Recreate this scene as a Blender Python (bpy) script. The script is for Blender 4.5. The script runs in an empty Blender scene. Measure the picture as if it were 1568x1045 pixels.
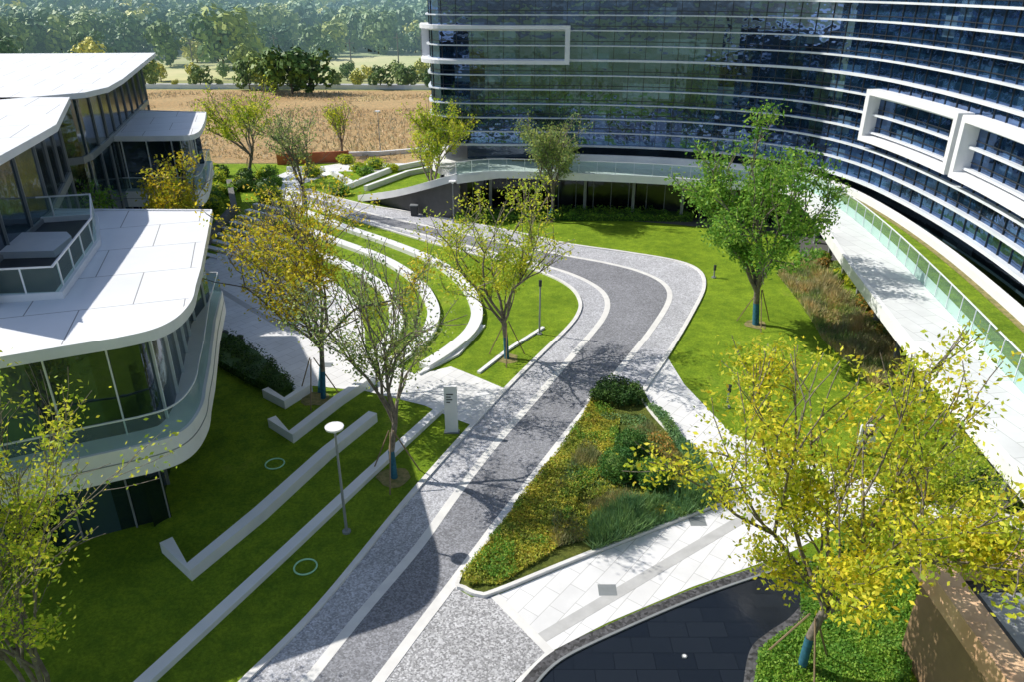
import bpy, math, random, bmesh
from mathutils import Vector, Matrix, noise
S=bpy.context.scene
H0=18.0; TH=math.radians(25.4); FPX=1150.0
# ---- ground survey: image bearing + known height -> plan position (metres) ----
def W(u,v,z=0.0):
    a=(u-784)/FPX; b=(v-522.5)/FPX
    dx=a; dy=math.cos(TH)-b*math.sin(TH); dz=-math.sin(TH)-b*math.cos(TH)
    t=(H0-z)/(-dz)
    return (dx*t,dy*t)
def WL(l,z=0.0): return [W(p[0],p[1],z) for p in l]
# ---------------- materials ----------------
def newmat(n):
    m=bpy.data.materials.new(n); m.use_nodes=True; nt=m.node_tree
    return m,nt,nt.nodes['Principled BSDF']
def rampn(nt,fac,cols):
    r=nt.nodes.new('ShaderNodeValToRGB'); e=r.color_ramp.elements
    for i,(p,c) in enumerate(cols):
        if i<2: el=e[i]; el.position=p
        else: el=e.new(p)
        el.color=(c[0],c[1],c[2],1)
    nt.links.new(fac,r.inputs[0]); return r.outputs[0]
def pos(nt): return nt.nodes.new('ShaderNodeNewGeometry').outputs['Position']
def noi(nt,scale,detail=4,rough=.6):
    n=nt.nodes.new('ShaderNodeTexNoise'); n.inputs['Scale'].default_value=scale; n.inputs['Detail'].default_value=detail
    n.inputs['Roughness'].default_value=rough
    nt.links.new(pos(nt),n.inputs['Vector']); return n.outputs['Fac']
def mixc(nt,a,b,fac,mode='MIX'):
    m=nt.nodes.new('ShaderNodeMix'); m.data_type='RGBA'; m.blend_type=mode
    for s,val in ((m.inputs[0],fac),(m.inputs[6],a),(m.inputs[7],b)):
        if isinstance(val,(int,float)): s.default_value=val
        elif isinstance(val,tuple): s.default_value=(val[0],val[1],val[2],1)
        else: nt.links.new(val,s)
    return m.outputs[2]
def bump(nt,bs,h,st,dist=.05):
    b=nt.nodes.new('ShaderNodeBump'); b.inputs['Strength'].default_value=st; b.inputs['Distance'].default_value=dist
    nt.links.new(h,b.inputs['Height']); nt.links.new(b.outputs[0],bs.inputs['Normal'])
def M(n,c1,c2=None,scale=2,rough=.7,bmp=0,fine=None,metal=0):
    m,nt,bs=newmat(n); c2=c2 or tuple(x*.85 for x in c1)
    col=rampn(nt,noi(nt,scale),[(.35,c2),(.65,c1)])
    if fine:
        f=noi(nt,fine,3,.7); col=mixc(nt,col,rampn(nt,f,[(.35,(.45,.45,.45)),(.65,(1.35,1.35,1.35))]),.8,'MULTIPLY')
        if bmp: bump(nt,bs,f,bmp)
    nt.links.new(col,bs.inputs['Base Color']); bs.inputs['Roughness'].default_value=rough; bs.inputs['Metallic'].default_value=metal
    return m
white=M('white_render',(.84,.84,.85),(.75,.76,.78),.7,.5)
fin_m=M('white_aluminium',(.76,.79,.82),(.66,.7,.74),.5,.35)
graym=M('grey_metal',(.25,.27,.28),rough=.4); darkm=M('dark_metal',(.03,.035,.04),rough=.4)
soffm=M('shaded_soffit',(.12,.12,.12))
def paving(n,c1,c2,mo,sx,sy,rot=0,mort=.012,stain=.25):
    m,nt,bs=newmat(n); mp=nt.nodes.new('ShaderNodeMapping'); mp.inputs['Rotation'].default_value=(0,0,rot)
    nt.links.new(pos(nt),mp.inputs['Vector'])
    b=nt.nodes.new('ShaderNodeTexBrick'); nt.links.new(mp.outputs[0],b.inputs['Vector'])
    b.inputs['Color1'].default_value=(*c1,1); b.inputs['Color2'].default_value=(*c2,1); b.inputs['Mortar'].default_value=(*mo,1)
    b.inputs['Scale'].default_value=1; b.inputs['Mortar Size'].default_value=mort; b.inputs['Brick Width'].default_value=sx; b.inputs['Row Height'].default_value=sy
    col=mixc(nt,b.outputs['Color'],rampn(nt,noi(nt,.5,6),[(.3,(.82,.82,.82)),(.7,(1.1,1.1,1.1))]),stain*3,'MULTIPLY')
    nt.links.new(col,bs.inputs['Base Color']); bs.inputs['Roughness'].default_value=.6; return m
pave=paving('pale_granite_paving',(.79,.79,.8),(.73,.73,.74),(.5,.5,.5),1.2,.6,math.radians(-52))
pave2=paving('terrace_paving',(.72,.74,.74),(.66,.68,.69),(.4,.42,.42),1.6,.8,math.radians(80))
roofm=paving('roof_panels',(.77,.79,.82),(.75,.77,.8),(.25,.25,.26),3.2,3.2,math.radians(-18),.02,.12)
def roadmat(n,c,sc=20,k=.3):
    m,nt,bs=newmat(n)
    v=nt.nodes.new('ShaderNodeTexVoronoi'); v.inputs['Scale'].default_value=sc; nt.links.new(pos(nt),v.inputs['Vector'])
    sp=nt.nodes.new('ShaderNodeSeparateColor'); nt.links.new(v.outputs['Color'],sp.inputs[0])
    d=tuple(x*(1-k) for x in c); l=tuple(min(1,x*(1+k*1.5)) for x in c)
    col=rampn(nt,sp.outputs[0],[(0.05,d),(.95,l),(.5,c)])
    v2=nt.nodes.new('ShaderNodeTexVoronoi'); v2.inputs['Scale'].default_value=6; nt.links.new(pos(nt),v2.inputs['Vector'])
    s2=nt.nodes.new('ShaderNodeSeparateColor'); nt.links.new(v2.outputs['Color'],s2.inputs[0])
    col=mixc(nt,col,rampn(nt,s2.outputs[0],[(0,(.9,.9,.9)),(1,(1.09,1.09,1.09))]),1.0,'MULTIPLY')
    col=mixc(nt,col,rampn(nt,noi(nt,.35,5),[(.3,(.82,.82,.82)),(.7,(1.12,1.12,1.12))]),.9,'MULTIPLY')
    nt.links.new(col,bs.inputs['Base Color']); bs.inputs['Roughness'].default_value=.75
    bump(nt,bs,noi(nt,25,3),.3,.02); return m
road_d=roadmat('dark_aggregate',(.225,.23,.255)); road_l=roadmat('light_aggregate',(.44,.445,.48)); road_j=roadmat('junction_aggregate',(.37,.37,.385),20,.45)
strip_m=M('granite_strip',(.78,.77,.75),(.68,.67,.66),1.5,.6)
def lawnm(n,a,b,c,big=.28):
    m,nt,bs=newmat(n); col=rampn(nt,noi(nt,big,7,.65),[(.3,a),(.6,b),(.78,c)])
    f=noi(nt,9,5,.8); col=mixc(nt,col,rampn(nt,f,[(.3,(.45,.5,.45)),(.7,(1.45,1.4,1.25))]),.9,'MULTIPLY')
    g=noi(nt,1.6,4,.7); col=mixc(nt,col,rampn(nt,g,[(.35,(.7,.78,.78)),(.65,(1.22,1.14,1.0))]),.95,'MULTIPLY')
    nt.links.new(col,bs.inputs['Base Color']); bs.inputs['Roughness'].default_value=.9; bs.inputs['Specular IOR Level'].default_value=.1
    bump(nt,bs,noi(nt,30,3,.8),1.0,.08); return m
lawn=lawnm('lawn_grass',(.16,.27,.022),(.27,.41,.035),(.44,.46,.1))
dryf=lawnm('dry_field_grass',(.46,.3,.17),(.58,.42,.26),(.38,.38,.16),.06)
bedm=lawnm('bed_soil_cover',(.12,.16,.04),(.17,.2,.05),(.13,.12,.05))
def haze(nt,col,bs,y0=140,y1=560,mx=.85,em=.85):  # aerial haze painted in: colour turns blue and glows more with world Y
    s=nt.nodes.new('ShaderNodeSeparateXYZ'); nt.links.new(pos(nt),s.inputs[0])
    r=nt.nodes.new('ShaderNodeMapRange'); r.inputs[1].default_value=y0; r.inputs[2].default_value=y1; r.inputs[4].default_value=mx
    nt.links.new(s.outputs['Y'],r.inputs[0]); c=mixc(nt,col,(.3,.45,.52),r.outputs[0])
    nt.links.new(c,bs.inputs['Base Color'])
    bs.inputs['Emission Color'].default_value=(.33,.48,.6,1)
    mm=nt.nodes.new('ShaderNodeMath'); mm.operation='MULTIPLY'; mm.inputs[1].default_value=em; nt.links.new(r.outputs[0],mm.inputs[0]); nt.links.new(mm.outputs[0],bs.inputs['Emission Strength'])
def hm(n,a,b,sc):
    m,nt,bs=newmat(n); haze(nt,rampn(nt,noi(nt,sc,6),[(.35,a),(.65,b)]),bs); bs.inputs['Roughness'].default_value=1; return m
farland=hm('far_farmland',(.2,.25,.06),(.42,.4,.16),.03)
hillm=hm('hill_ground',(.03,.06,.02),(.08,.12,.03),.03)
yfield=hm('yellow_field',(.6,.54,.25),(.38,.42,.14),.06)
def leafmat(n,cols,trans=.4,hz=False):
    m=bpy.data.materials.new(n); m.use_nodes=True; nt=m.node_tree; bs=nt.nodes['Principled BSDF']
    g=nt.nodes.new('ShaderNodeNewGeometry')
    k=len(cols); col=rampn(nt,g.outputs['Random Per Island'],[(i/(k-1),c) for i,c in enumerate(cols)])
    bs.inputs['Roughness'].default_value=.55; bs.inputs['Specular IOR Level'].default_value=.25
    if hz:
        oi=nt.nodes.new('ShaderNodeObjectInfo')
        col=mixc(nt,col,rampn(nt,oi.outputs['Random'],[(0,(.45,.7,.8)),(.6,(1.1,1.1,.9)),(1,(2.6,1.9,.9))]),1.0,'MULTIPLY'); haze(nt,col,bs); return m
    col=mixc(nt,col,rampn(nt,noi(nt,.9,2),[(.35,(.65,.8,.9)),(.65,(1.25,1.12,1.0))]),.9,'MULTIPLY')
    nt.links.new(col,bs.inputs['Base Color'])
    t=nt.nodes.new('ShaderNodeBsdfTranslucent'); nt.links.new(col,t.inputs[0])
    x=nt.nodes.new('ShaderNodeMixShader'); x.inputs[0].default_value=trans
    nt.links.new(bs.outputs[0],x.inputs[1]); nt.links.new(t.outputs[0],x.inputs[2]); nt.links.new(x.outputs[0],nt.nodes['Material Output'].inputs[0]); return m
lf_yel=leafmat('leaf_yellow',[(.5,.56,.03),(.82,.8,.05),(.9,.84,.1),(.28,.44,.03),(.7,.5,.04)],.5)
lf_yg=leafmat('leaf_yellow_green',[(.26,.42,.03),(.58,.66,.05),(.78,.74,.07),(.3,.46,.04)],.45)
lf_ye2=leafmat('leaf_amber',[(.6,.58,.03),(.82,.72,.05),(.62,.44,.03),(.36,.5,.03)],.45)
lf_g=leafmat('leaf_green',[(.09,.24,.03),(.2,.42,.05),(.36,.54,.08),(.13,.28,.03)],.4)
lf_gg=leafmat('leaf_grey_green',[(.17,.28,.09),(.32,.43,.12),(.48,.52,.15)],.35)
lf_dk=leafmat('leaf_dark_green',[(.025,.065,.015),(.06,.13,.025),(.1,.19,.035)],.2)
lf_mix=leafmat('bed_leaf_yellow',[(.5,.52,.05),(.68,.6,.09),(.28,.42,.05),(.5,.36,.08)],.3)
lf_br=leafmat('bed_leaf_brown',[(.4,.35,.16),(.26,.3,.08),(.52,.44,.24),(.22,.28,.08)],.3)
lf_blue=leafmat('bed_leaf_blue_green',[(.14,.28,.1),(.22,.37,.16),(.2,.34,.08)],.3)
lf_or=leafmat('leaf_rust',[(.58,.27,.07),(.42,.32,.08),(.28,.3,.06)],.3)
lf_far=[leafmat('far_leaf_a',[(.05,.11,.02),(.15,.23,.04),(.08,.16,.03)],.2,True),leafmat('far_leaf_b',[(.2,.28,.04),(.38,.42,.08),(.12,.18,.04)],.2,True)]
bark=M('bark',(.24,.21,.17),(.12,.1,.08),6,.9); wrapm=M('trunk_wrap_cloth',(.03,.16,.24),(.02,.1,.15),8,.9)
woodp=M('wood_pole',(.28,.2,.12),rough=.8)
def glassm(n,base,refl,mixf,cell=(1.3,1.17),wob=.12,bl=(.16,.19,.22)):
    m,nt,bs=newmat(n); uv=nt.nodes.new('ShaderNodeUVMap'); 
    mp=nt.nodes.new('ShaderNodeVectorMath'); mp.operation='DIVIDE'; mp.inputs[1].default_value=(cell[0],cell[1],1); nt.links.new(uv.outputs[0],mp.inputs[0])
    fl=nt.nodes.new('ShaderNodeVectorMath'); fl.operation='FLOOR'; nt.links.new(mp.outputs[0],fl.inputs[0])
    wn=nt.nodes.new('ShaderNodeTexWhiteNoise'); wn.noise_dimensions='2D'; nt.links.new(fl.outputs[0],wn.inputs['Vector'])
    col=rampn(nt,wn.outputs['Value'],[(0,tuple(x*.4 for x in base)),(.75,base),(.93,tuple(x*2+.01 for x in base)),(1,bl)])
    nt.links.new(col,bs.inputs['Base Color']); bs.inputs['Roughness'].default_value=.15; bs.inputs['Specular IOR Level'].default_value=.3
    g=nt.nodes.new('ShaderNodeBsdfGlossy'); g.inputs['Roughness'].default_value=.03
    gc=rampn(nt,wn.outputs['Value'],[(0,tuple(x*.7 for x in refl)),(1,refl)]); nt.links.new(gc,g.inputs['Color'])
    b=nt.nodes.new('ShaderNodeBump'); b.inputs['Strength'].default_value=wob; b.inputs['Distance'].default_value=.3
    nt.links.new(noi(nt,.8,2),b.inputs['Height']); nt.links.new(b.outputs[0],g.inputs['Normal'])
    x=nt.nodes.new('ShaderNodeMixShader'); x.inputs[0].default_value=mixf
    nt.links.new(bs.outputs[0],x.inputs[1]); nt.links.new(g.outputs[0],x.inputs[2]); nt.links.new(x.outputs[0],nt.nodes['Material Output'].inputs[0]); return m
gl_main=glassm('curtain_wall_glass',(.01,.035,.075),(.28,.46,.9),.36,(1.3,1.17),bl=(.08,.15,.22))
gl_pav=glassm('pavilion_glass',(.014,.03,.038),(.45,.6,.85),.16,(1.7,4))
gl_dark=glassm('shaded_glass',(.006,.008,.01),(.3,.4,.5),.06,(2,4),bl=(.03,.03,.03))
def railm():
    m,nt,bs=newmat('railing_glass'); bs.inputs['Base Color'].default_value=(.35,.5,.45,1); bs.inputs['Roughness'].default_value=.05
    t=nt.nodes.new('ShaderNodeBsdfTransparent'); t.inputs[0].default_value=(.75,.9,.85,1)
    x=nt.nodes.new('ShaderNodeMixShader'); x.inputs[0].default_value=.18; nt.links.new(t.outputs[0],x.inputs[1]); nt.links.new(bs.outputs[0],x.inputs[2])
    nt.links.new(x.outputs[0],nt.nodes['Material Output'].inputs[0]); return m
rail_g=railm()
poolm,nt,bs=newmat('dark_pool_water')
pb=nt.nodes.new('ShaderNodeTexBrick'); nt.links.new(pos(nt),pb.inputs['Vector']); pb.inputs['Color1'].default_value=(.008,.011,.016,1); pb.inputs['Color2'].default_value=(.014,.018,.024,1); pb.inputs['Mortar'].default_value=(.003,.004,.005,1); pb.inputs['Scale'].default_value=1; pb.inputs['Mortar Size'].default_value=.01
pb.inputs['Brick Width'].default_value=1.2; pb.inputs['Row Height'].default_value=.6; nt.links.new(pb.outputs[0],bs.inputs['Base Color']); bs.inputs['Roughness'].default_value=.08; bump(nt,bs,noi(nt,3,3),.05,.05)
gravel=roadmat('dark_gravel',(.06,.06,.065),12,.6)
wood=M('timber_cladding',(.8,.54,.34),(.62,.38,.23),1.2,.6)
mulch=M('mulch',(.3,.24,.1),(.14,.15,.04),5,.9)
# ---------------- mesh helpers ----------------
def obj(n,vs,fs,mat=None,parent=None,mats=None,mi=None,uv=None,smooth=False):
    me=bpy.data.meshes.new(n); me.from_pydata(vs,[],fs); 
    for m in (mats or [mat]): me.materials.append(m)
    if mi: me.polygons.foreach_set('material_index',mi)
    if uv:
        l=me.uv_layers.new(name='UVMap'); flat_=[c for q in uv for c in q]; l.data.foreach_set('uv',flat_)
    if smooth: me.polygons.foreach_set('use_smooth',[True]*len(me.polygons))
    me.update(); o=bpy.data.objects.new(n,me); S.collection.objects.link(o)
    if parent: o.parent=parent
    return o
def empty(n):
    o=bpy.data.objects.new(n,None); S.collection.objects.link(o); return o
def cr(p,n=6,closed=False):
    out=[]; k=len(p); rng=range(k if closed else k-1)
    for i in rng:
        if closed: a,b,c,d=p[(i-1)%k],p[i],p[(i+1)%k],p[(i+2)%k]
        else: a,b,c,d=p[max(i-1,0)],p[i],p[i+1],p[min(i+2,k-1)]
        for j in range(n):
            t=j/n; out.append(tuple(.5*(2*b[q]+(c[q]-a[q])*t+(2*a[q]-5*b[q]+4*c[q]-d[q])*t*t+(3*b[q]-a[q]-3*c[q]+d[q])*t**3) for q in range(len(b))))
    if not closed: out.append(tuple(p[-1]))
    return out
def area(p): return sum(p[i][0]*p[(i+1)%len(p)][1]-p[(i+1)%len(p)][0]*p[i][1] for i in range(len(p)))/2
def ccw(p): return p if area(p)>0 else p[::-1]
def flat(n,p,z,mat,parent=None):
    p=ccw(p); return obj(n,[(x,y,z) for x,y in p],[list(range(len(p)))],mat,parent)
def prism(n,p,z0,z1,mat,parent=None,side=None):
    p=ccw(p); k=len(p); vs=[(x,y,z1) for x,y in p]+[(x,y,z0) for x,y in p]
    fs=[list(range(k)),list(range(2*k-1,k-1,-1))]+[[i,i+k,(i+1)%k+k,(i+1)%k] for i in range(k)]
    return obj(n,vs,fs,parent=parent,mats=[mat,side or mat],mi=[0,0]+[1]*k)
def offs(p,d,closed=False):
    k=len(p); out=[]
    for i in range(k):
        a=p[(i-1)%k] if closed or i>0 else p[i]; b=p[(i+1)%k] if closed or i<k-1 else p[i]
        tx,ty=b[0]-a[0],b[1]-a[1]; l=math.hypot(tx,ty) or 1
        out.append((p[i][0]-ty/l*d,p[i][1]+tx/l*d))
    return out
def resamp(p,step=None,n=None):
    L=[0]
    for i in range(1,len(p)): L.append(L[-1]+math.dist(p[i][:2],p[i-1][:2]))
    T=L[-1]; n=n or max(2,int(T/step)); out=[]; j=0
    for i in range(n+1):
        s=T*i/n
        while j<len(p)-2 and L[j+1]<s: j+=1
        t=(s-L[j])/((L[j+1]-L[j]) or 1); out.append(tuple(p[j][q]+(p[j+1][q]-p[j][q])*t for q in range(len(p[0]))))
    return out
def bar(n,p,w,z0,z1,mat,parent=None):
    a=offs(p,w/2); b=offs(p,-w/2); vs=[];fs=[]; k=len(p)
    for i in range(k): vs+=[(*a[i],z1),(*b[i],z1),(*b[i],z0),(*a[i],z0)]
    for i in range(k-1):
        o=4*i
        for q in range(4): fs.append([o+q,o+(q+1)%4,o+4+(q+1)%4,o+4+q])
    fs+=[[3,2,1,0],[4*k-4,4*k-3,4*k-2,4*k-1]]
    return obj(n,vs,fs,mat,parent)
def ribbon(n,a,b,z,mat,parent=None,N=60):
    a=resamp(a,n=N); b=resamp(b,n=N); vs=[(x[0],x[1],z) for x in a]+[(x[0],x[1],z) for x in b]
    k=N+1; return obj(n,vs,[[i,i+k,i+k+1,i+1] for i in range(N)],mat,parent)
def wall(n,p,z0,z1,mat,parent=None):
    vs=[];fs=[];uv=[];s=0
    for i,q in enumerate(p): vs+=[(q[0],q[1],z0),(q[0],q[1],z1)]
    for i in range(len(p)-1):
        l=math.dist(p[i],p[i+1]); fs.append([2*i,2*i+2,2*i+3,2*i+1]); uv+=[(s,z0),(s+l,z0),(s+l,z1),(s,z1)]; s+=l
    return obj(n,vs,fs,mat,parent,uv=uv)
def posts(n,p,step,z0,z1,w,d,mat,parent=None):
    q=resamp(p,step); vs=[];fs=[]
    for i in range(len(q)):
        a=q[max(i-1,0)];b=q[min(i+1,len(q)-1)]; t=Vector((b[0]-a[0],b[1]-a[1])).normalized(); nn=Vector((-t.y,t.x)); c=Vector(q[i]); o=len(vs)
        for z in(z0,z1):
            for sx,sy in((-1,-1),(1,-1),(1,1),(-1,1)):
                v=c+t*w/2*sx+nn*d/2*sy; vs.append((v.x,v.y,z))
        fs+=[[o,o+1,o+5,o+4],[o+1,o+2,o+6,o+5],[o+2,o+3,o+7,o+6],[o+3,o,o+4,o+7],[o+4,o+5,o+6,o+7],[o+3,o+2,o+1,o]]
    return obj(n,vs,fs,mat,parent)
def box(n,x0,x1,y0,y1,z0,z1,mat,parent=None): return prism(n,[(x0,y0),(x1,y0),(x1,y1),(x0,y1)],z0,z1,mat,parent)
def tube(vs,fs,a,b,r0,r1,k):
    d=(b-a); 
    if d.length<1e-6: return
    d.normalize(); u=d.orthogonal().normalized(); w=d.cross(u); o=len(vs)
    for i in range(k):
        c=math.cos(6.2832*i/k); s=math.sin(6.2832*i/k); vs.append(a+(u*c+w*s)*r0)
    for i in range(k):
        c=math.cos(6.2832*i/k); s=math.sin(6.2832*i/k); vs.append(b+(u*c+w*s)*r1)
    for i in range(k): fs.append([o+i,o+(i+1)%k,o+k+(i+1)%k,o+k+i])
def tubeobj(n,segs,mat,parent=None,k=8):
    vs=[];fs=[]
    for a,b,r0,r1 in segs: tube(vs,fs,Vector(a),Vector(b),r0,r1,k); fs.append(list(range(len(vs)-k,len(vs)))); fs.append(list(range(len(vs)-k-1,len(vs)-2*k-1,-1)))
    return obj(n,vs,fs,mat,parent)
def leaf(vs,fs,c,s,R,up=0):
    n=Vector((R.gauss(0,1),R.gauss(0,1),R.gauss(0,1)+up)); n.normalize(); u=n.orthogonal().normalized(); w=n.cross(u)
    a=R.random()*6.28; u2=u*math.cos(a)+w*math.sin(a); w2=n.cross(u2); s*=R.uniform(.65,1.3); o=len(vs)
    vs+= [c-u2*s,c+w2*s*.5,c+u2*s,c-w2*s*.5]; fs.append([o,o+1,o+2,o+3])
# ---------------- trees ----------------
def tree(name,xy,H,Rad,seed,lm,n=6000,ls=.1,tr=.13,trunk=.25,main=5,depth=4,spread=.55,lean=(0,0),wrap=True,stakes=True,stems=1,gap=.25,sg=.22):
    R=random.Random(seed); segs=[]; pts=[]
    def grow(p,d,l,r,k):
        for i in range(3):
            d2=(d+Vector((R.gauss(0,.13),R.gauss(0,.13),R.gauss(.05,.08)))).normalized(); q=p+d2*l/3
            segs.append((p,q,r*(1-.12*i),r*(1-.12*(i+1)),k))
            if k<=1 or (k==2 and i==2): pts.append((q.copy(),k))
            p=q;d=d2
            if k>0 and i<2 and R.random()<.55: side(p,d,l*.6,r*.5,k-1)
        if k>0:
            for j in range(R.choice([2,2,3])): side(p,d,l*R.uniform(.65,.9),r*.62,k-1)
    def side(p,d,l,r,k):
        ax=Vector((R.gauss(0,1),R.gauss(0,1),R.gauss(0,.5))); ax=(ax-d*ax.dot(d)).normalized()
        nd=(d+ax*R.uniform(.35,.8)*spread*1.6); nd.z+=.12; grow(p,nd.normalized(),l,r,k)
    th=trunk
    for st in range(stems):
        b=Vector((R.gauss(0,.04),R.gauss(0,.04),0))*(stems>1); t1=Vector((R.gauss(0,.015)+b.x*1.6,R.gauss(0,.015)+b.y*1.6,th))
        mid=(b+t1)/2+Vector((R.gauss(0,.01),R.gauss(0,.01),0))
        segs.append((b,mid,.014,.0125,9)); segs.append((mid,t1,.0125,.011,9))
        for j in range(main):
            a=6.283*(j+R.random()*.6)/main; d=Vector((math.cos(a)*spread,math.sin(a)*spread,1)).normalized()
            if j==0: d=Vector((0.05,0,1)).normalized()
            grow(t1-Vector((0,0,R.uniform(0,.06))),d,.24,.0085,depth-1)
    zs=sorted(q.z for q,_ in pts)[int(len(pts)*.99)]; rr=sorted(math.hypot(q.x,q.y) for q,_ in pts)[int(len(pts)*.93)]
    sz=H/zs; sx=Rad/rr
    def T(v): return Vector((xy[0]+v.x*sx+lean[0]*v.z*sz,xy[1]+v.y*sx+lean[1]*v.z*sz,v.z*sz))
    rs=tr/.014; vs=[];fs=[];mi=[]
    for a,b,r0,r1,k in segs:
        A,B=T(a),T(b); n0=len(fs); tube(vs,fs,A,B,max(r0*rs,.009),max(r1*rs,.008),7 if k==9 else (5 if k>=2 else 3))
        mi+=[1 if (wrap and k==9 and A.z<H*.1) else 0]*(len(fs)-n0)
    e=empty(name); obj('trunk_and_limbs',vs,fs,parent=e,mats=[bark,wrapm],mi=mi,smooth=True)
    vs=[];fs=[]; P2=[T(q) for q,_ in pts]
    P2=[p for p in P2 if noise.noise(p*.6+Vector((seed*3.1,0,0)))>-gap or R.random()<.12]
    nl=n/max(1,len(P2))
    for P in P2:
        m=nl*R.uniform(.0,2.0); m=int(m)+(R.random()<m%1)
        for i in range(m): leaf(vs,fs,P+Vector((R.gauss(0,sg),R.gauss(0,sg),R.gauss(-.03,sg*.8))),ls,R,.6)
    obj('foliage',vs,fs,lm,e)
    if stakes:
        z=min(2.2,H*.25); tubeobj('support_poles',[((xy[0]+math.cos(a)*1.1,xy[1]+math.sin(a)*1.1,0),(xy[0]+math.cos(a)*.1,xy[1]+math.sin(a)*.1,z),.03,.03) for a in (.5,2.6,4.7)],woodp,e,5)
        Rr=random.Random(seed); flat('mulch_ring',[(xy[0]+math.cos(t*.5236)*.7*Rr.uniform(.8,1.15),xy[1]+math.sin(t*.5236)*.7*Rr.uniform(.8,1.15)) for t in range(12)],.026,mulch,e)
    return e
def blob(name,c,r,n,ls,lm,seed=0,parent=None,core=True):
    R=random.Random(seed); vs=[];fs=[]; c=Vector(c)
    for i in range(n):
        d=Vector((R.gauss(0,1),R.gauss(0,1),R.gauss(0,1))).normalized(); k=(.78+.3*R.random())*(1+.25*noise.noise(d*2.2+c))
        leaf(vs,fs,c+Vector((d.x*r[0],d.y*r[1],d.z*r[2]))*k,ls,R)
    e=parent or empty(name); obj('leaves',vs,fs,lm,e)
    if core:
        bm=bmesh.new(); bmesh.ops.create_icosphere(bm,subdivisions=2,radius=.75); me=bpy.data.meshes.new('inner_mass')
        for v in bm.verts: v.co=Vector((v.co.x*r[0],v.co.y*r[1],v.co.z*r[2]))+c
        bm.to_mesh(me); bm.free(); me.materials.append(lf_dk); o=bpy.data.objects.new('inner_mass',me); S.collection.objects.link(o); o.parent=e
    return e
def inpoly(x,y,p):
    r=False; j=len(p)-1
    for i in range(len(p)):
        if (p[i][1]>y)!=(p[j][1]>y) and x<(p[j][0]-p[i][0])*(y-p[i][1])/(p[j][1]-p[i][1])+p[i][0]: r=not r
        j=i
    return r
def scatter(name,p,n,h,ls,lm,seed=1,mode='leaf',z=0,clump=.6,thr=-1,parent=None):
    R=random.Random(seed); xs=[q[0] for q in p]; ys=[q[1] for q in p]; vs=[];fs=[];c=0;g=0
    while c<n and g<n*12:
        g+=1; x=R.uniform(min(xs),max(xs)); y=R.uniform(min(ys),max(ys))
        if not inpoly(x,y,p): continue
        nv=noise.noise(Vector((x*clump,y*clump,seed*1.7)))
        if nv<thr: continue
        c+=1; hh=h*(.7+.9*nv+.3*noise.noise(Vector((x*3,y*3,seed))))
        hh=max(hh,h*.2)
        if mode=='leaf': leaf(vs,fs,Vector((x,y,z+hh*R.uniform(.35,1.05))),ls,R,.8)
        else:
            o=len(vs); a=R.random()*6.28; b=Vector((x,y,z)); w=Vector((math.cos(a),math.sin(a),0))*ls; t=Vector((R.gauss(0,.35)*hh,R.gauss(0,.35)*hh,hh*R.uniform(.6,1.2)))
            vs+=[b-w,b+w,b+t]; fs.append([o,o+1,o+2])
    return obj(name,vs,fs,lm,parent)
def hedge(name,px,h,n,ls,lm,seed=3,z=0):
    p=ccw(WL(px)); e=empty(name); q=offs(p,.12,True)
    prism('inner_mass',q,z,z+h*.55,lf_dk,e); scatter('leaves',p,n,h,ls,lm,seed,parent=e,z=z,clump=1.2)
    R=random.Random(seed); vs=[];fs=[]
    for x,y in resamp(p+[p[0]],.1):
        for k in range(5): leaf(vs,fs,Vector((x+R.gauss(0,.07),y+R.gauss(0,.07),z+R.uniform(.02,h))),ls,R)
    obj('side_leaves',vs,fs,lm,e); return e
# =============== GROUND ===============
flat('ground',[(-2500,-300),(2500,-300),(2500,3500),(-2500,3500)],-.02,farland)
flat('lawn',[(-60,2),(45,2),(45,84),(-60,84)],0,lawn)
flat('dry_field',[(-75,84.3),(60,84.3),(60,146),(-95,150)],.03,dryf)
scatter('dry_field_grass_tufts',[(-60,86),(0,86),(-5,145),(-85,145)],12000,.45,.1,leafmat('dry_tufts',[(.58,.44,.27),(.68,.54,.35),(.42,.38,.18)],.2),77,'blade',z=.03,clump=.08,thr=-.1)
flat('far_road',[(-160,154),(80,150),(80,157),(-160,161)],.04,M('far_asphalt',(.45,.45,.45)))
flat('yellow_field',[(-44,170),(90,170),(90,228),(-50,222)],.05,yfield)
flat('yellow_field',[(-120,164),(-48,164),(-52,195),(-125,200)],.05,yfield)
N=90; vs=[];fs=[]
def hz(x,y):
    t=max(0,(y-250)/420); k=t*t*(3-2*t) if t<1 else 1
    return -1+k*120+ (noise.noise(Vector((x*.006,y*.006,1)))*50+noise.noise(Vector((x*.02,y*.02,4)))*12)*min(1,t*1.6)
for j in range(N+1):
    for i in range(N+1):
        x=-620+1100*i/N; y=250+700*j/N; vs.append((x,y,hz(x,y)))
for j in range(N):
    for i in range(N): a=j*(N+1)+i; fs.append([a,a+1,a+N+2,a+N+1])
obj('hills',vs,fs,hillm,smooth=True)
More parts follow.
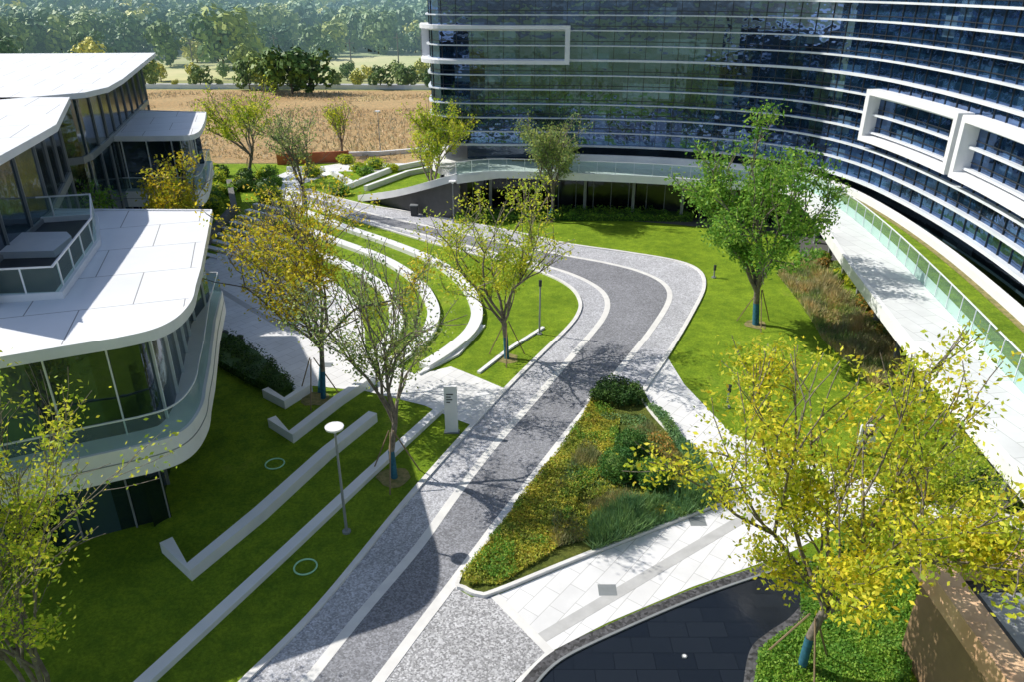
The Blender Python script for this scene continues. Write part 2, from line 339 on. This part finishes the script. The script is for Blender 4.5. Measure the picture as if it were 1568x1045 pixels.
def crownmesh(n,seed,lm,parent):
    R=random.Random(seed); vs=[];fs=[]
    lob=[(Vector((0,0,.9)),.55)]+[(Vector((R.uniform(-.65,.65),R.uniform(-.65,.65),R.uniform(.4,1.5))),R.uniform(.26,.44)) for _ in range(7)]
    for c,r in lob:
        for i in range(int(330*r*r*1.6)):
            d=Vector((R.gauss(0,1),R.gauss(0,1),R.gauss(0,1))).normalized(); p=c+d*R.uniform(.8,1.08)*r
            nn=(d+Vector((R.gauss(0,.35),R.gauss(0,.35),R.gauss(0,.35)))).normalized(); u=nn.orthogonal().normalized(); w=nn.cross(u); s=.11*R.uniform(.6,1.3); o=len(vs)
            vs+=[p-u*s,p+w*s*.7,p+u*s,p-w*s*.7]; fs.append([o,o+1,o+2,o+3])
    nf=len(fs); tube(vs,fs,Vector((0,0,-.1)),Vector((0,0,.9)),.05,.03,5)
    return obj(n,vs,fs,parent=parent,mats=[lm,bark],mi=[0]*nf+[1]*(len(fs)-nf))
def forest(name,places,lm,seed):
    vs=[];fs=[]; R=random.Random(seed)
    for x,y,z,s in places:
        o=len(vs); a=R.random()*6.28; h=s/2
        for k in range(4): vs.append((x+math.cos(a+k*1.5708)*h*1.414,y+math.sin(a+k*1.5708)*h*1.414,z))
        fs.append([o,o+1,o+2,o+3])
    e=obj(name,vs,fs,lm); e.instance_type='FACES'; e.use_instance_faces_scale=True; e.show_instancer_for_render=False
    crownmesh('tree_crown',seed,lm,e); return e
R=random.Random(5)
pl=[[],[],[],[]]
for i in range(2300):
    y=262+R.random()**1.3*360; x=R.uniform(-1,.25)*(y*.75)
    if x>y*.05: continue
    k=(0 if noise.noise(Vector((x*.03,y*.03,9)))+R.gauss(0,.25)>-.1 else 1)
    pl[k+2*(R.random()<.5)].append((x,y,hz(x,y)-1.5,R.uniform(3.5,9)))
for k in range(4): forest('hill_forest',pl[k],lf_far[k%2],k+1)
pl=[[],[]]
for i in range(150):
    y=R.uniform(205,262); x=R.uniform(-200,20)
    if -48<x<60 and y<232: continue
    pl[R.random()<.4].append((x,y,-.5,R.uniform(2.5,7.5)))
for i in range(60):
    x=R.uniform(-190,-10); y=R.uniform(232,262); pl[R.random()<.3].append((x,y,-.5,R.uniform(4,8)))
for x in range(-120,30,7): pl[1].append((x+R.uniform(-2,2),R.uniform(150,153),0,R.uniform(1.0,2.3)))
for x in range(-150,20,6): pl[1].append((x+R.uniform(-2,2),R.uniform(163,168),0,R.uniform(1.2,2.6)))
for x,y,s in [(-40,143,4.8),(-43.5,144,4.2),(-36.5,143,4.5),(-66,192,8),(-60,152,2.4),(-25,150,2.6),(-20,152,2.4),(-16,151,2.2),(-105,165,5),(-90,160,3.5),(-115,180,6),(-50,150,3.2),(-72,155,3.4),(-98,186,5),(-84,196,6),(-126,172,6)]: pl[0].append((x,y,0,s))
for q in [(-68,188,0,7),(-47,148,0,4),(-57,172,0,4),(-93,174,0,4.5),(-110,158,0,3)]: pl[1].append(q)
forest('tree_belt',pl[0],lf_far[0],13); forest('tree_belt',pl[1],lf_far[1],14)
# =============== ROAD ===============
Lp=[(340,1080),(375,1045),(490,930),(617,775),(700,680),(775,597),(830,542),(868,505),(885,482),(888,462),(873,440),(835,420),(780,403),(700,383),(640,366),(570,345),(500,325),(440,308)]
Ap=[(440,1080),(475,1040),(555,940),(640,840),(700,757),(760,680),(830,600),(870,553),(905,512),(925,485),(930,462),(917,442),(880,422),(830,406),(760,388),(690,370),(620,352),(550,334),(490,316),(445,301)]
Bp=[(553,1080),(580,1045),(640,965),(697,890),(760,805),(830,715),(895,632),(960,553),(1000,502),(1025,458),(1016,434),(980,416),(930,403),(870,392),(800,378),(720,360),(640,343),(560,325),(495,306),(450,292)]
Rp=[(985,600),(1005,570),(1025,540),(1060,480),(1078,440),(1070,415),(1035,400),(960,387),(870,374),(800,358),(720,342),(640,327),(560,314),(495,297),(455,284)]
L_,A_,B_,R_=[cr(WL(q),6) for q in (Lp,Ap,Bp,Rp)]
road=empty('road')
ribbon('left_lane',L_,A_,.02,road_l,road,140); ribbon('centre_lane',A_,B_,.022,road_d,road,140)
Bu=cr(WL(Bp[6:]),6); ribbon('right_lane',Bu,R_,.018,road_l,road,120)
flat('junction',WL([(553,1080),(580,1045),(640,965),(697,890),(705,906),(722,916),(758,914),(842,1000),(770,1080)]),.015,road_j,road)
for p,w in ((A_,.34),(B_,.34)): bar('granite_strip',resamp(p,.5),w,.0,.03,strip_m,road)
bar('kerb',resamp(L_,.5),.22,0,.10,strip_m,road); bar('kerb',resamp(R_,.5),.22,0,.10,strip_m,road)
bar('junction_strip',WL([(758,914),(842,1000),(795,1050)]),.3,0,.032,strip_m,road)
# =============== PAVING ===============
flat('pavement',WL([(758,914),(900,855),(1100,778),(1125,762),(1060,690),(1000,625),(985,600),(1022,548),(1048,590),(1120,665),(1220,700),(1330,735),(1400,770),(1568,775),(1700,780),(1700,870),(1500,845),(1400,800),(1300,800),(1215,845),(1170,862),(1060,900),(930,955),(842,1000)]),.012,pave)
flat('plaza_paving',WL([(300,455),(312,400),(345,380),(400,352),(450,392),(505,425),(545,460),(558,500),(560,540),(600,560),(640,575),(690,562),(735,580),(775,597),(722,652),(690,640),(650,622),(560,600),(480,592),(430,603),(410,560),(330,505)]),.012,pave)
grey_line=M('grey_band',(.52,.52,.52))
bar('paving_band',WL([(830,978),(1130,800),(1215,770)]),.4,0,.018,grey_line); bar('paving_band',WL([(560,540),(430,500),(330,440)]),.4,0,.018,grey_line)
for u,v in ((1068,800),(930,905),(500,560)):
    x,y=W(u,v); prism('drain_cover',[(x-.3,y-.25),(x+.3,y-.25),(x+.3,y+.25),(x-.3,y+.25)],0,.022,graym)
rings=[[(440,316),(520,348),(600,376),(670,406),(712,440),(730,478),(722,510),(690,540),(650,566)],
[(420,333),(500,366),(580,396),(635,430),(662,470),(660,503),(638,533),(600,560)],
[(400,350),(470,383),(540,413),(590,447),(607,485),(600,520),(575,548)]]
for i,r in enumerate(rings): bar('curved_seat_terrace',cr(WL(r),8),[.7,.75,.8][i],0,[.3,.25,.2][i],white)
st=empty('plaza_steps')
for i in range(10):
    x=425-12*i; y=320+8.4*i; bar('step_slab',WL([(x-34,y-2),(x+8,y+8)]),.5,0,.06+.04*(9-i),white,st)
def lw(n,p,w=.42,h=.45,m=white): return bar(n,WL(p),w,0,h,m)
lw('low_seat_wall',[(200,1070),(330,950),(440,848),(560,735),(683,622)],.42,.2)
lw('low_seat_wall',[(258,843),(292,885),(400,795),(500,703),(572,645)],.45)
lw('low_seat_wall',[(418,653),(447,677),(520,620),(572,585)],.4)
lw('low_seat_wall',[(408,608),(437,625),(475,600)],.35)
lw('lawn_edging',[(733,573),(780,536),(832,503)],.2,.12); lw('lawn_edging',[(640,575),(700,545),(740,500)],.25,.12)
flat('lawn_wedge',WL([(735,575),(830,507),(862,506),(825,545),(776,594)]),.022,lawn)
flat('pavement',WL([(400,290),(440,308),(455,284),(520,262),(600,262),(660,248),(660,238),(600,250),(520,250),(440,262),(410,275)]),.01,pave)
for p in ([(408,280),(410,305),(425,318)],[(440,262),(500,262),(540,285)],[(530,290),(600,262),(690,243)],[(560,292),(625,268),(720,250)],[(500,240),(580,238),(650,232)]): lw('low_planter_wall',p,.4,.5)
lw('stone_retaining_wall',[(352,285),(360,325),(338,350),(315,378)],.5,.7,M('stone',(.2,.2,.19),(.1,.1,.1),4,.9))
lw('red_site_fence',[(425,252),(535,247)],.15,1.2,M('red_panel',(.5,.13,.06)))
# =============== PLANTED BED ===============
bedpx=[(703,890),(760,815),(830,725),(893,640),(905,612),(940,598),(975,606),(1000,640),(1060,705),(1105,762),(1090,778),(900,852),(762,908),(735,914),(712,905)]
bp=cr(WL(bedpx),4,True)
bed=empty('planting_bed'); prism('soil',bp,0,.1,bedm,bed,side=strip_m); bar('bed_kerb',bp+[bp[0]],.14,0,.14,strip_m,bed)
lft=WL([(705,890),(893,640),(905,615),(950,640),(940,720),(890,760),(850,850),(765,900),(715,903)]); mid=WL([(920,640),(985,640),(1060,740),(1040,790),(850,845),(840,770)]); low=WL([(905,800),(960,780),(1110,745),(1100,775),(905,850)])
scatter('yellow_groundcover',lft,30000,.24,.05,lf_mix,2,z=.1,parent=bed); scatter('brown_grass',mid,9000,.36,.022,lf_br,4,'blade',z=.1,parent=bed,thr=-.05); scatter('mixed_cover',mid,10000,.2,.05,lf_blue,6,z=.1,thr=-.15,parent=bed); scatter('mixed_cover',mid,10000,.2,.05,lf_mix,16,z=.1,thr=-.1,parent=bed)
scatter('green_cover_patches',lft,3000,.28,.05,lf_g,18,z=.1,thr=.15,clump=.9,parent=bed)
scatter('blue_grass',low,9000,.65,.03,lf_blue,7,'blade',z=.1,parent=bed)
top=WL([(900,622),(915,600),(945,594),(975,602),(990,625),(950,632)]); scatter('dark_cover',top,6000,.75,.06,lf_dk,8,z=.1,parent=bed)
scatter('orange_patch',WL([(985,680),(1020,670),(1045,720),(1030,740)]),1000,.35,.05,lf_or,5,z=.1,parent=bed)
rr=WL([(985,620),(1010,635),(1120,755),(1090,765)]); scatter('edge_cover',rr,7000,.4,.05,lf_blue,9,z=.1,parent=bed)
lf_ball=leafmat('ball_shrub_leaf',[(.03,.1,.02),(.07,.2,.04),(.14,.28,.06)],.25)
for i,(u,v,r) in enumerate([(965,702,.66),(944,737,.74),(1000,750,.68)]):
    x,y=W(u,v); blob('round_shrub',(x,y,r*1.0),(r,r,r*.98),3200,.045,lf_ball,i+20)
# =============== POOL ===============
pw=WL([(842,1004),(930,960),(1060,905),(1170,867),(1212,852),(1235,870),(1238,910),(1215,945),(1180,970),(1152,1000),(1142,1080),(740,1080),(800,1035)])
flat('pool',pw,.016,poolm)
pool_e=resamp(cr(WL([(795,1052),(842,1004),(930,960),(1060,905),(1170,867),(1212,852)]),5),.3)
bar('pool_gravel_border',offs(pool_e,-.15),.34,0,.04,gravel); bar('pool_stone_edge',offs(pool_e,-.36),.08,0,.07,graym)
bar('pool_gravel_border',cr(WL([(1240,855),(1243,912),(1218,950),(1183,975),(1155,1003),(1144,1075)]),5),.3,0,.05,gravel)
x,y=W(1048,1007); e=empty('pool_light'); tubeobj('lens',[((x,y,0),(x,y,.05),.05,.05)],white,e); tubeobj('rim',[((x,y,0),(x,y,.04),.08,.08)],graym,e,14)
# =============== CURVED OFFICE BUILDING ===============
off=empty('curved_office_building')
F=cr([(-7.2,95),(-7.2,82),(-7.2,71),(-6.6,68.5),(-4.5,67.6),(2,67.2),(8,66.6),(14,65.3),(19,63),(22.8,59.6),(24.9,54.5),(25.6,48),(25.4,40),(24.4,32),(22.9,24),(21,15),(18.8,5),(16,-8)],10)
Z0,Z1=5.2,40
Fr=resamp(F,1.3)
wall('curtain_wall_glass',Fr,Z0,Z1,gl_main,off)
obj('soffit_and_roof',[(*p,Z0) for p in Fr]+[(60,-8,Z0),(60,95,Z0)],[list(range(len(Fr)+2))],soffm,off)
posts('mullions',offs(Fr,-.03),1.3,Z0,Z1,.035,.06,darkm,off)
Ff=resamp(F,.3)
fi=lambda x,y: min(range(len(Ff)),key=lambda k:math.dist(Ff[k],(x,y)))
Frr=Ff[fi(22,60.5)::3]
z=Z0;i=0
while z<Z1:
    b=(i%6==0)
    bar('horizontal_fin',offs(Fr,-.15),.28,z,z+(.16 if b else .085),fin_m,off)
    bar('deep_fin',offs(Frr,-.345),.11,z-.01,z+(.19 if b else .12),fin_m,off)
    if not b: bar('spandrel_line',offs(Fr,-.02),.05,z+.36,z+.41,darkm,off)
    z+=1.17; i+=1
def frame(path,i0,i1,za,zb,th,out=.9,ends=(1,1)):
    seg=path[i0:i1+1]; o=offs(seg,-out/2)
    bar('frame_top',o,out,zb-th,zb,white,off); bar('frame_bottom',o,out,za,za+th,white,off)
    for k,s in enumerate((seg[:2],seg[-2:])):
        if not ends[k]: continue
        a,b=Vector(s[0]),Vector(s[1]); t=(b-a).normalized(); c=b if k else a
        n=Vector((t.y,-t.x)); q=[c-t*.2,c+t*.2,c+t*.2+n*(out+.003),c-t*.2+n*(out+.003)]; prism('frame_side',[tuple(v) for v in q],za+.003,zb-.003,white,off)
frame(Ff,fi(-7.2,72),fi(4.7,67),12.0,15.0,.3,.8)
frame(Ff,fi(25.1,53.5),fi(25.5,43),8.2,11.6,.36,.9)
frame(Ff,fi(25.5,42),fi(22.9,24),8.2,11.6,.36,.9)
frame(Ff,fi(24.6,34),fi(22.9,24),13.4,17.0,.4,1.0)
# terrace ring
Tz=3.8
To=cr(WL([(700,270),(760,264),(900,268),(1010,273),(1090,279),(1170,284),(1212,292),(1243,325),(1300,408),(1400,540),(1480,640),(1568,745),(1700,900)],Tz),8)
k0=fi(-4,67.5); Fi=Ff[k0:fi(19,6)]
n=140; a=resamp(To,n=n); b=resamp(Fi,n=n)
ribbon('terrace_floor',a,b,Tz,pave2,off,n)
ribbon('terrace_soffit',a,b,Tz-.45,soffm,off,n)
bar('terrace_parapet',offs(a,.12),.25,Tz-.47,Tz+.14,white,off)
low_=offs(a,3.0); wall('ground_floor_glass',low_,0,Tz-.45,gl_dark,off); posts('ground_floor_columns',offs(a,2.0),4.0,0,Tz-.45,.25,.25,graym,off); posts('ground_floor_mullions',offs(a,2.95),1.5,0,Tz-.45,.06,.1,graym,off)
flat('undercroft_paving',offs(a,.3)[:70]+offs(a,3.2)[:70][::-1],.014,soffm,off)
wall('first_floor_glass',offs(resamp(Fi,.8),.8),Tz,Z0,gl_pav,off)
nc=52
bar('rail_cap',offs(a[:nc],.15),.05,Tz+1.08,Tz+1.13,fin_m,off); wall('glass_railing',offs(a[:nc],.15),Tz+.14,Tz+1.08,rail_g,off); posts('terrace_rail_posts',offs(a[:nc],.15),1.5,Tz+.14,Tz+1.08,.04,.04,fin_m,off)
bar('terrace_back_wall',[tuple(.3*p+.7*q for p,q in zip(a[i],b[i])) for i in range(14,nc+8)],.3,Tz,Tz+1.0,white,off)
mx=lambda t:[(a[i][0]*(1-t)+b[i][0]*t,a[i][1]*(1-t)+b[i][1]*t) for i in range(nc,n+1)]
mid1=mx(.48);mid2=mx(.82)
ribbon('planter_grass',mid1,mid2,Tz+.5,lawn,off,80); wall('planter_wall',mid1,Tz,Tz+.52,white,off); bar('planter_inner_parapet',mid2,.35,Tz,Tz+.95,white,off)
bar('gravel_border',offs(mid2,-.35),.3,Tz+.3,Tz+.54,mulch,off)
wall('planter_glass_railing',offs(mid1,-.08),Tz,Tz+1.25,rail_g,off); bar('planter_rail_cap',offs(mid1,-.08),.05,Tz+1.25,Tz+1.3,fin_m,off); posts('rail_posts',offs(mid1,-.08),1.5,Tz,Tz+1.25,.04,.04,fin_m,off)
rp=[(*W(700,270,3.8),3.8),(*W(650,284,2.8),2.8),(*W(600,296,1.5),1.5),(*W(548,303,.2),.2)]; rp=resamp(cr(rp,8),n=24)
vs=[];fs=[];mi=[]; xy=[q[:2] for q in rp]; o0=offs(xy,-.6); o1=offs(xy,-2.4); o2=offs(xy,-.25)
sec=lambda i,q:[(*o0[i],-.05),(*o0[i],q[2]-.35),(q[0],q[1],q[2]-.35),(q[0],q[1],q[2]+.25),(*o2[i],q[2]+.25),(*o2[i],q[2]),(*o1[i],q[2]),(*o1[i],-.05)]
for i,q in enumerate(rp): vs+=sec(i,q)
for i in range(len(rp)-1):
    for k in range(7): fs.append([8*i+k,8*i+k+1,8*i+8+k+1,8*i+8+k]); mi.append(1 if k<2 or k==6 else 0)
obj('curved_ramp',vs,fs,parent=off,mats=[white,soffm],mi=mi)
prism('terrace_podium',[W(700,270,3.8),(-7,66.5),(-9,75),(-4,80),(0,68.5),(0,64)],3.2,3.79,white,off)
# =============== PAVILIONS ===============
def pavilion(name,outline,zr,zs):
    e=empty(name); o=ccw(outline)
    prism('roof_deck',o,zr-.3,zr,roofm,e,side=white); bar('roof_trim',offs(o,.06,True)+[offs(o,.06,True)[0]],.12,zr,zr+.06,white,e)
    i1=offs(o,1.3,True); i1c=i1+[i1[0]]; wall('upper_glazing',i1c,zs,zr-.3,gl_pav,e); posts('upper_mullions',offs(i1c,-.05),1.7,zs,zr-.3,.05,.1,fin_m,e)
    o2=offs(o,.3,True); prism('balcony_slab',o2,zs-1.1,zs,white,e)
    bar('fascia_joint',offs(o2,-.01,True)+[offs(o2,-.01,True)[0]],.03,zs-.5,zs-.47,graym,e)
    r=offs(o2,.12,True)+[offs(o2,.12,True)[0]]; wall('balcony_glass',r,zs,zs+.95,rail_g,e); bar('balcony_rail',r,.05,zs+.95,zs+1.0,fin_m,e)
    i2=offs(o,2.6,True); i2c=i2+[i2[0]]; wall('lower_glazing',i2c,0,zs-1.1,gl_pav,e); posts('lower_mullions',offs(i2c,-.05),1.7,0,zs-1.1,.06,.12,graym,e)
    return e
ol=WL([(325,322),(318,360),(308,412),(300,440)],8.5)+cr(WL([(300,440),(294,462),(272,488),(235,507),(180,520)],8.5),6)[1:]+WL([(100,533),(0,550),(-150,575)],8.5)+[(-26,15.5),(-30,34.5)]
pv=pavilion('glass_pavilion',ol,8.5,4.6)
cp=WL([(-120,470),(0,462),(93,457),(150,375),(147,335),(0,345),(-120,350)],8.5)
cin=ccw(cp); flat('court_floor',cin,8.52,darkm,pv); bar('court_upstand',cin+[cin[0]],.25,8.5,8.75,white,pv); wall('court_glass_guard',cin+[cin[0]],8.75,9.6,rail_g,pv); bar('court_guard_rail',cin+[cin[0]],.06,9.6,9.66,white,pv); posts('court_guard_posts',cin+[cin[0]],1.6,8.75,9.6,.05,.05,white,pv)
prism('court_lower_roof',WL([(-100,400),(85,395),(112,372),(105,365),(-100,368)],8.5),8.53,8.8,white,pv)
e2=pavilion('glass_pavilion',ccw(cr(WL([(316,172),(312,190),(298,206),(250,209),(130,210),(60,215)],8.5),4)+[(-38,56),(-36,66)]),8.5,4.6)
up=WL([(188,120),(165,133),(130,141),(0,152),(-150,158)],12.5)+[(-60,52),(-60,70),(-32,72)]
prism('upper_roof',up,12.2,12.5,roofm,e2,side=white); q=offs(ccw(up),1.8,True); q=q+[q[0]]; wall('storey_glass',q,0,12.2,gl_pav,e2); posts('upper_storey_mullions',offs(q,-.05),2.8,0,12.2,.06,.1,graym,e2); bar('floor_band',offs(q,-.05),.12,8.3,8.7,graym,e2)
e3=empty('glass_pavilion'); up=WL([(86,190),(60,205),(0,238),(-120,300)],12.5)+[(-40,30),(-45,42),(-24,42.5)]
prism('upper_roof',up,12.2,12.5,roofm,e3,side=white); q=offs(ccw(up),1.2,True); q=q+[q[0]]; wall('storey_glass',q,0,12.2,gl_pav,e3); posts('storey_mullions',offs(q,-.05),2.8,0,12.2,.06,.1,graym,e3); bar('floor_band',offs(q,-.05),.12,8.3,8.7,graym,e3)
e=empty('green_letter_sign'); gm=M('green_letters',(.03,.6,.32))
p0=Vector(W(-2,192,11)); p1=Vector(W(78,184,11)); 
for i in range(5):
    for (dx,dz,w_,h_) in ((0,.8,.75,.1),(.1,.45,.6,.1),(0,.05,.8,.1),(.12,.05,.1,.8),(.55,.05,.1,.45),(.33,.5,.1,.42)):
        if (i*7+int(dx*10)+int(dz*10))%5==0: continue
        c=p0.lerp(p1,i/5); x0=c.x+dx*1.1; box('stroke',x0,x0+w_*1.1,c.y-.1,c.y,10.3+dz*1.1,10.3+(dz+h_)*1.1,gm,e)
# =============== FURNITURE ===============
def lamp(px,h,disc=True):
    x,y=W(*px); e=empty('street_lamp'); segs=[((x,y,0),(x,y,.08),.16,.16),((x,y,.08),(x,y,h-.25),.055,.04)]
    tubeobj('post',segs,graym,e)
    if disc: tubeobj('head',[((x,y,h-.25),(x,y,h-.08),.06,.2),((x,y,h-.08),(x,y,h),.3,.32)],white,e,20)
    else: tubeobj('head',[((x,y,h-.35),(x,y,h),.09,.09)],darkm,e,12)
lamp((531,816),4.5); lamp((826,512),3.3,False); lamp((583,237),5); lamp((695,340),3.5); lamp((1093,425),.9,False); lamp((1113,625),1.2,False)
x,y=W(692,663); e=empty('pylon_sign'); box('slab',x-.28,x+.28,y-.08,y+.08,0.05,2.35,white,e); box('base',x-.34,x+.34,y-.14,y+.14,0,.06,graym,e)
for k,w in enumerate((.3,.2,.26,.16)): box('lettering',x-.18,x-.18+w,y-.095,y-.083,1.95-k*.13,2.0-k*.13,darkm,e)
x,y=W(1322,695); e=empty('information_sign'); box('panel',x-.35,x+.35,y-.05,y+.05,.25,1.4,white,e); box('foot',x-.2,x+.2,y-.1,y+.1,0,.26,graym,e); box('text_block',x-.25,x+.2,y-.065,y-.053,.9,1.2,darkm,e)
x,y=W(635,330); e=empty('litter_bin'); box('body',x-.3,x+.3,y-.25,y+.25,.06,.9,darkm,e); box('lid',x-.34,x+.34,y-.29,y+.29,.9,.98,graym,e)
for u,v in((345,514),(368,521),(325,490)):
    bpy.ops.mesh.primitive_uv_sphere_add(segments=20,ring_count=12,radius=.2,location=(*W(u,v),.17)); o=bpy.context.object; o.name='stone_ball_bollard'; o.scale=(1,1,.9); o.data.materials.append(darkm)
for u,v in((468,870),(421,712)):
    bpy.ops.mesh.primitive_torus_add(major_radius=.38,minor_radius=.03,location=(*W(u,v),.03),major_segments=40); o=bpy.context.object; o.name='lawn_ring_cover'; o.data.materials.append(M('pale_green_plastic',(.45,.8,.5)))
for u0,h in ((612,9),(648,9),(425,8),(540,8),(300,8)):
    x,y=W(u0,122 if u0!=425 else 110); e=empty('utility_pole'); tubeobj('pole',[((x,y,0),(x,y,h),.15,.1),((x-.9,y,h-.8),(x+.9,y,h-.8),.06,.06)],graym,e)
bar('far_guard_rail',[(-120,152.5),(30,148.5)],.2,0,.8,fin_m)
e=empty('timber_canopy'); x0,y1=W(1400,842,3.6); x1=x0+9; y0=y1-11
for n_,b_ in (('front',(x0,x0+.75,y0,y1-.75)),('back',(x0,x1,y1-.75,y1)),('right',(x1-.75,x1,y0,y1-.75))): box(n_+'_beam',*b_,2.95,3.6,wood,e)
box('roof_recess_floor',x0+.752,x1-.752,y0,y1-.752,2.95,3.1,M('weathered_slab',(.4,.42,.44),(.2,.22,.24),2,.5),e)
box('recess_gutter',x0+.753,x0+1.25,y0,y1-.753,3.1,3.14,darkm,e); box('recess_gutter_back',x0+1.25,x1-.76,y1-1.15,y1-.753,3.1,3.141,darkm,e)
box('wall',x0+.25,x0+.5,y0,y1-.3,0,2.95,M('brown_wall',(.3,.2,.11)),e)
# =============== HEDGES & SHRUBS ===============
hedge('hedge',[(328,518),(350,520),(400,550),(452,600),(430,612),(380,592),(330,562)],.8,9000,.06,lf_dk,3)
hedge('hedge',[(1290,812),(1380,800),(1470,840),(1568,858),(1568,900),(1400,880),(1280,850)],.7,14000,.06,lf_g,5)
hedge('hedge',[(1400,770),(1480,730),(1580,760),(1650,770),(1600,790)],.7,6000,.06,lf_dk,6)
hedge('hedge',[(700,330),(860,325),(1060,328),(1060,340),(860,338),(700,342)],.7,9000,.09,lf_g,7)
scatter('ground_cover',WL([(1225,865),(1300,850),(1400,890),(1390,1080),(1150,1080),(1160,1005),(1225,950)]),30000,.3,.05,lf_g,11)
tg=WL([(1190,420),(1240,395),(1330,500),(1400,580),(1340,600),(1260,520),(1230,470)])
scatter('tall_dry_grass',tg,16000,.8,.045,leafmat('ornamental_grass',[(.5,.42,.2),(.6,.5,.28),(.36,.4,.12)],.35),12,'blade'); scatter('tall_green_grass',tg,7000,.55,.05,lf_gg,13,'blade')
R=random.Random(8)
for i in range(20):
    t=R.random(); u=1250+t*190+R.uniform(-15,15); v=400+t*200+R.uniform(-10,10); x,y=W(u,v); r=R.uniform(.4,.75)
    blob('shrub',(x,y,r*.6),(r,r,r*.8),700,.08,R.choice([lf_yg,lf_br,lf_or,lf_or,lf_g,lf_gg]),i+50)
for i in range(22):
    u=R.uniform(320,430); v=R.uniform(285,325)if i%2 else R.uniform(262,285); x,y=W(u,v); r=R.uniform(.6,1.2)
    blob('shrub',(x,y,r*.6),(r,r,r*.8),500,.12,R.choice([lf_dk,lf_g,lf_yg]),i+90)
for i,(u,v) in enumerate([(550,262),(575,258),(600,262),(530,250),(480,270),(520,298),(560,268)]):
    x,y=W(u,v); r=R.uniform(.5,.9); blob('shrub',(x,y,r*.6),(r*1.3,r,r*.8),500,.12,R.choice([lf_g,lf_yg]),i+130)
# =============== TREES ===============
tree('autumn_tree',W(1226,1030),10.0,4.1,11,lf_yel,n=23000,ls=.075,tr=.14,trunk=.24,main=7,depth=4,spread=.75,lean=(.05,0),gap=.2,sg=.24)
tree('camphor_tree',W(1157,497),11.6,4.0,21,lf_g,n=18000,ls=.11,tr=.2,trunk=.2,main=7,depth=4,spread=.6,gap=.15,sg=.28,lean=(-.07,0))
tree('young_tree',W(776,550),8.8,3.7,31,lf_yg,n=6500,ls=.085,tr=.14,spread=.65,gap=.12)
tree('young_tree',W(604,733),9.2,2.9,41,lf_gg,n=4800,ls=.07,tr=.14,spread=.5,gap=.12)
tree('young_tree',W(485,612),9.9,4.2,51,lf_ye2,n=9000,ls=.085,tr=.13,spread=.6,stems=2,main=5,gap=.1)
tree('young_tree',W(85,1085),9.9,3.2,61,lf_yg,n=14000,ls=.065,tr=.07,spread=.5,stems=4,main=4,stakes=False,wrap=False,gap=0,trunk=.2)
tree('young_tree',W(838,338),8.2,3.2,71,lf_gg,n=6000,ls=.11,tr=.15)
tree('young_tree',W(668,322),9.0,3.2,81,lf_yg,n=5500,ls=.12,tr=.16)
tree('young_tree',W(468,325),8.6,3.4,91,lf_gg,n=2800,ls=.1,tr=.16)
tree('young_tree',W(385,275),9.0,4.0,101,lf_yg,n=4500,ls=.13,tr=.18)
tree('young_tree',W(525,240),6.0,2.0,105,lf_yg,n=1200,ls=.12,tr=.15)
tree('young_tree',(-20.5,44),8.6,2.8,111,lf_ye2,n=5500,ls=.11,tr=.14)
tree('young_tree',(-25,43.5),7.0,2.2,115,lf_g,n=4000,ls=.12,tr=.14)
tree('young_tree',W(1445,835),3.8,1.8,121,lf_yg,n=5000,ls=.06,tr=.07,stakes=False,wrap=False)
# =============== LIGHT / CAMERA ===============
w=bpy.data.worlds.new('World'); S.world=w; w.use_nodes=True; nt=w.node_tree; bg=nt.nodes['Background']
sky=nt.nodes.new('ShaderNodeTexSky'); sky.sky_type='NISHITA'; sky.sun_disc=False
el=math.radians(45); dirn=Vector((-.95,.32)).normalized()
sky.sun_elevation=el; sky.sun_rotation=math.atan2(dirn.x,dirn.y); nt.links.new(sky.outputs[0],bg.inputs[0]); bg.inputs[1].default_value=.125
ld=bpy.data.lights.new('sun','SUN'); ld.energy=5.0; ld.angle=math.radians(.5); ld.color=(1,.95,.86); lo=bpy.data.objects.new('sun',ld); S.collection.objects.link(lo)
ts=Vector((dirn.x*math.cos(el),dirn.y*math.cos(el),math.sin(el))); lo.rotation_euler=ts.to_track_quat('Z','Y').to_euler()
cd=bpy.data.cameras.new('camera'); cd.sensor_width=36; cd.lens=FPX/1568*36; cd.clip_end=5000; co=bpy.data.objects.new('camera',cd); S.collection.objects.link(co)
co.location=(0,0,H0); co.rotation_euler=(math.pi/2-TH,0,0); S.camera=co
S.view_settings.view_transform='Standard'; S.view_settings.look='None'; S.view_settings.exposure=0
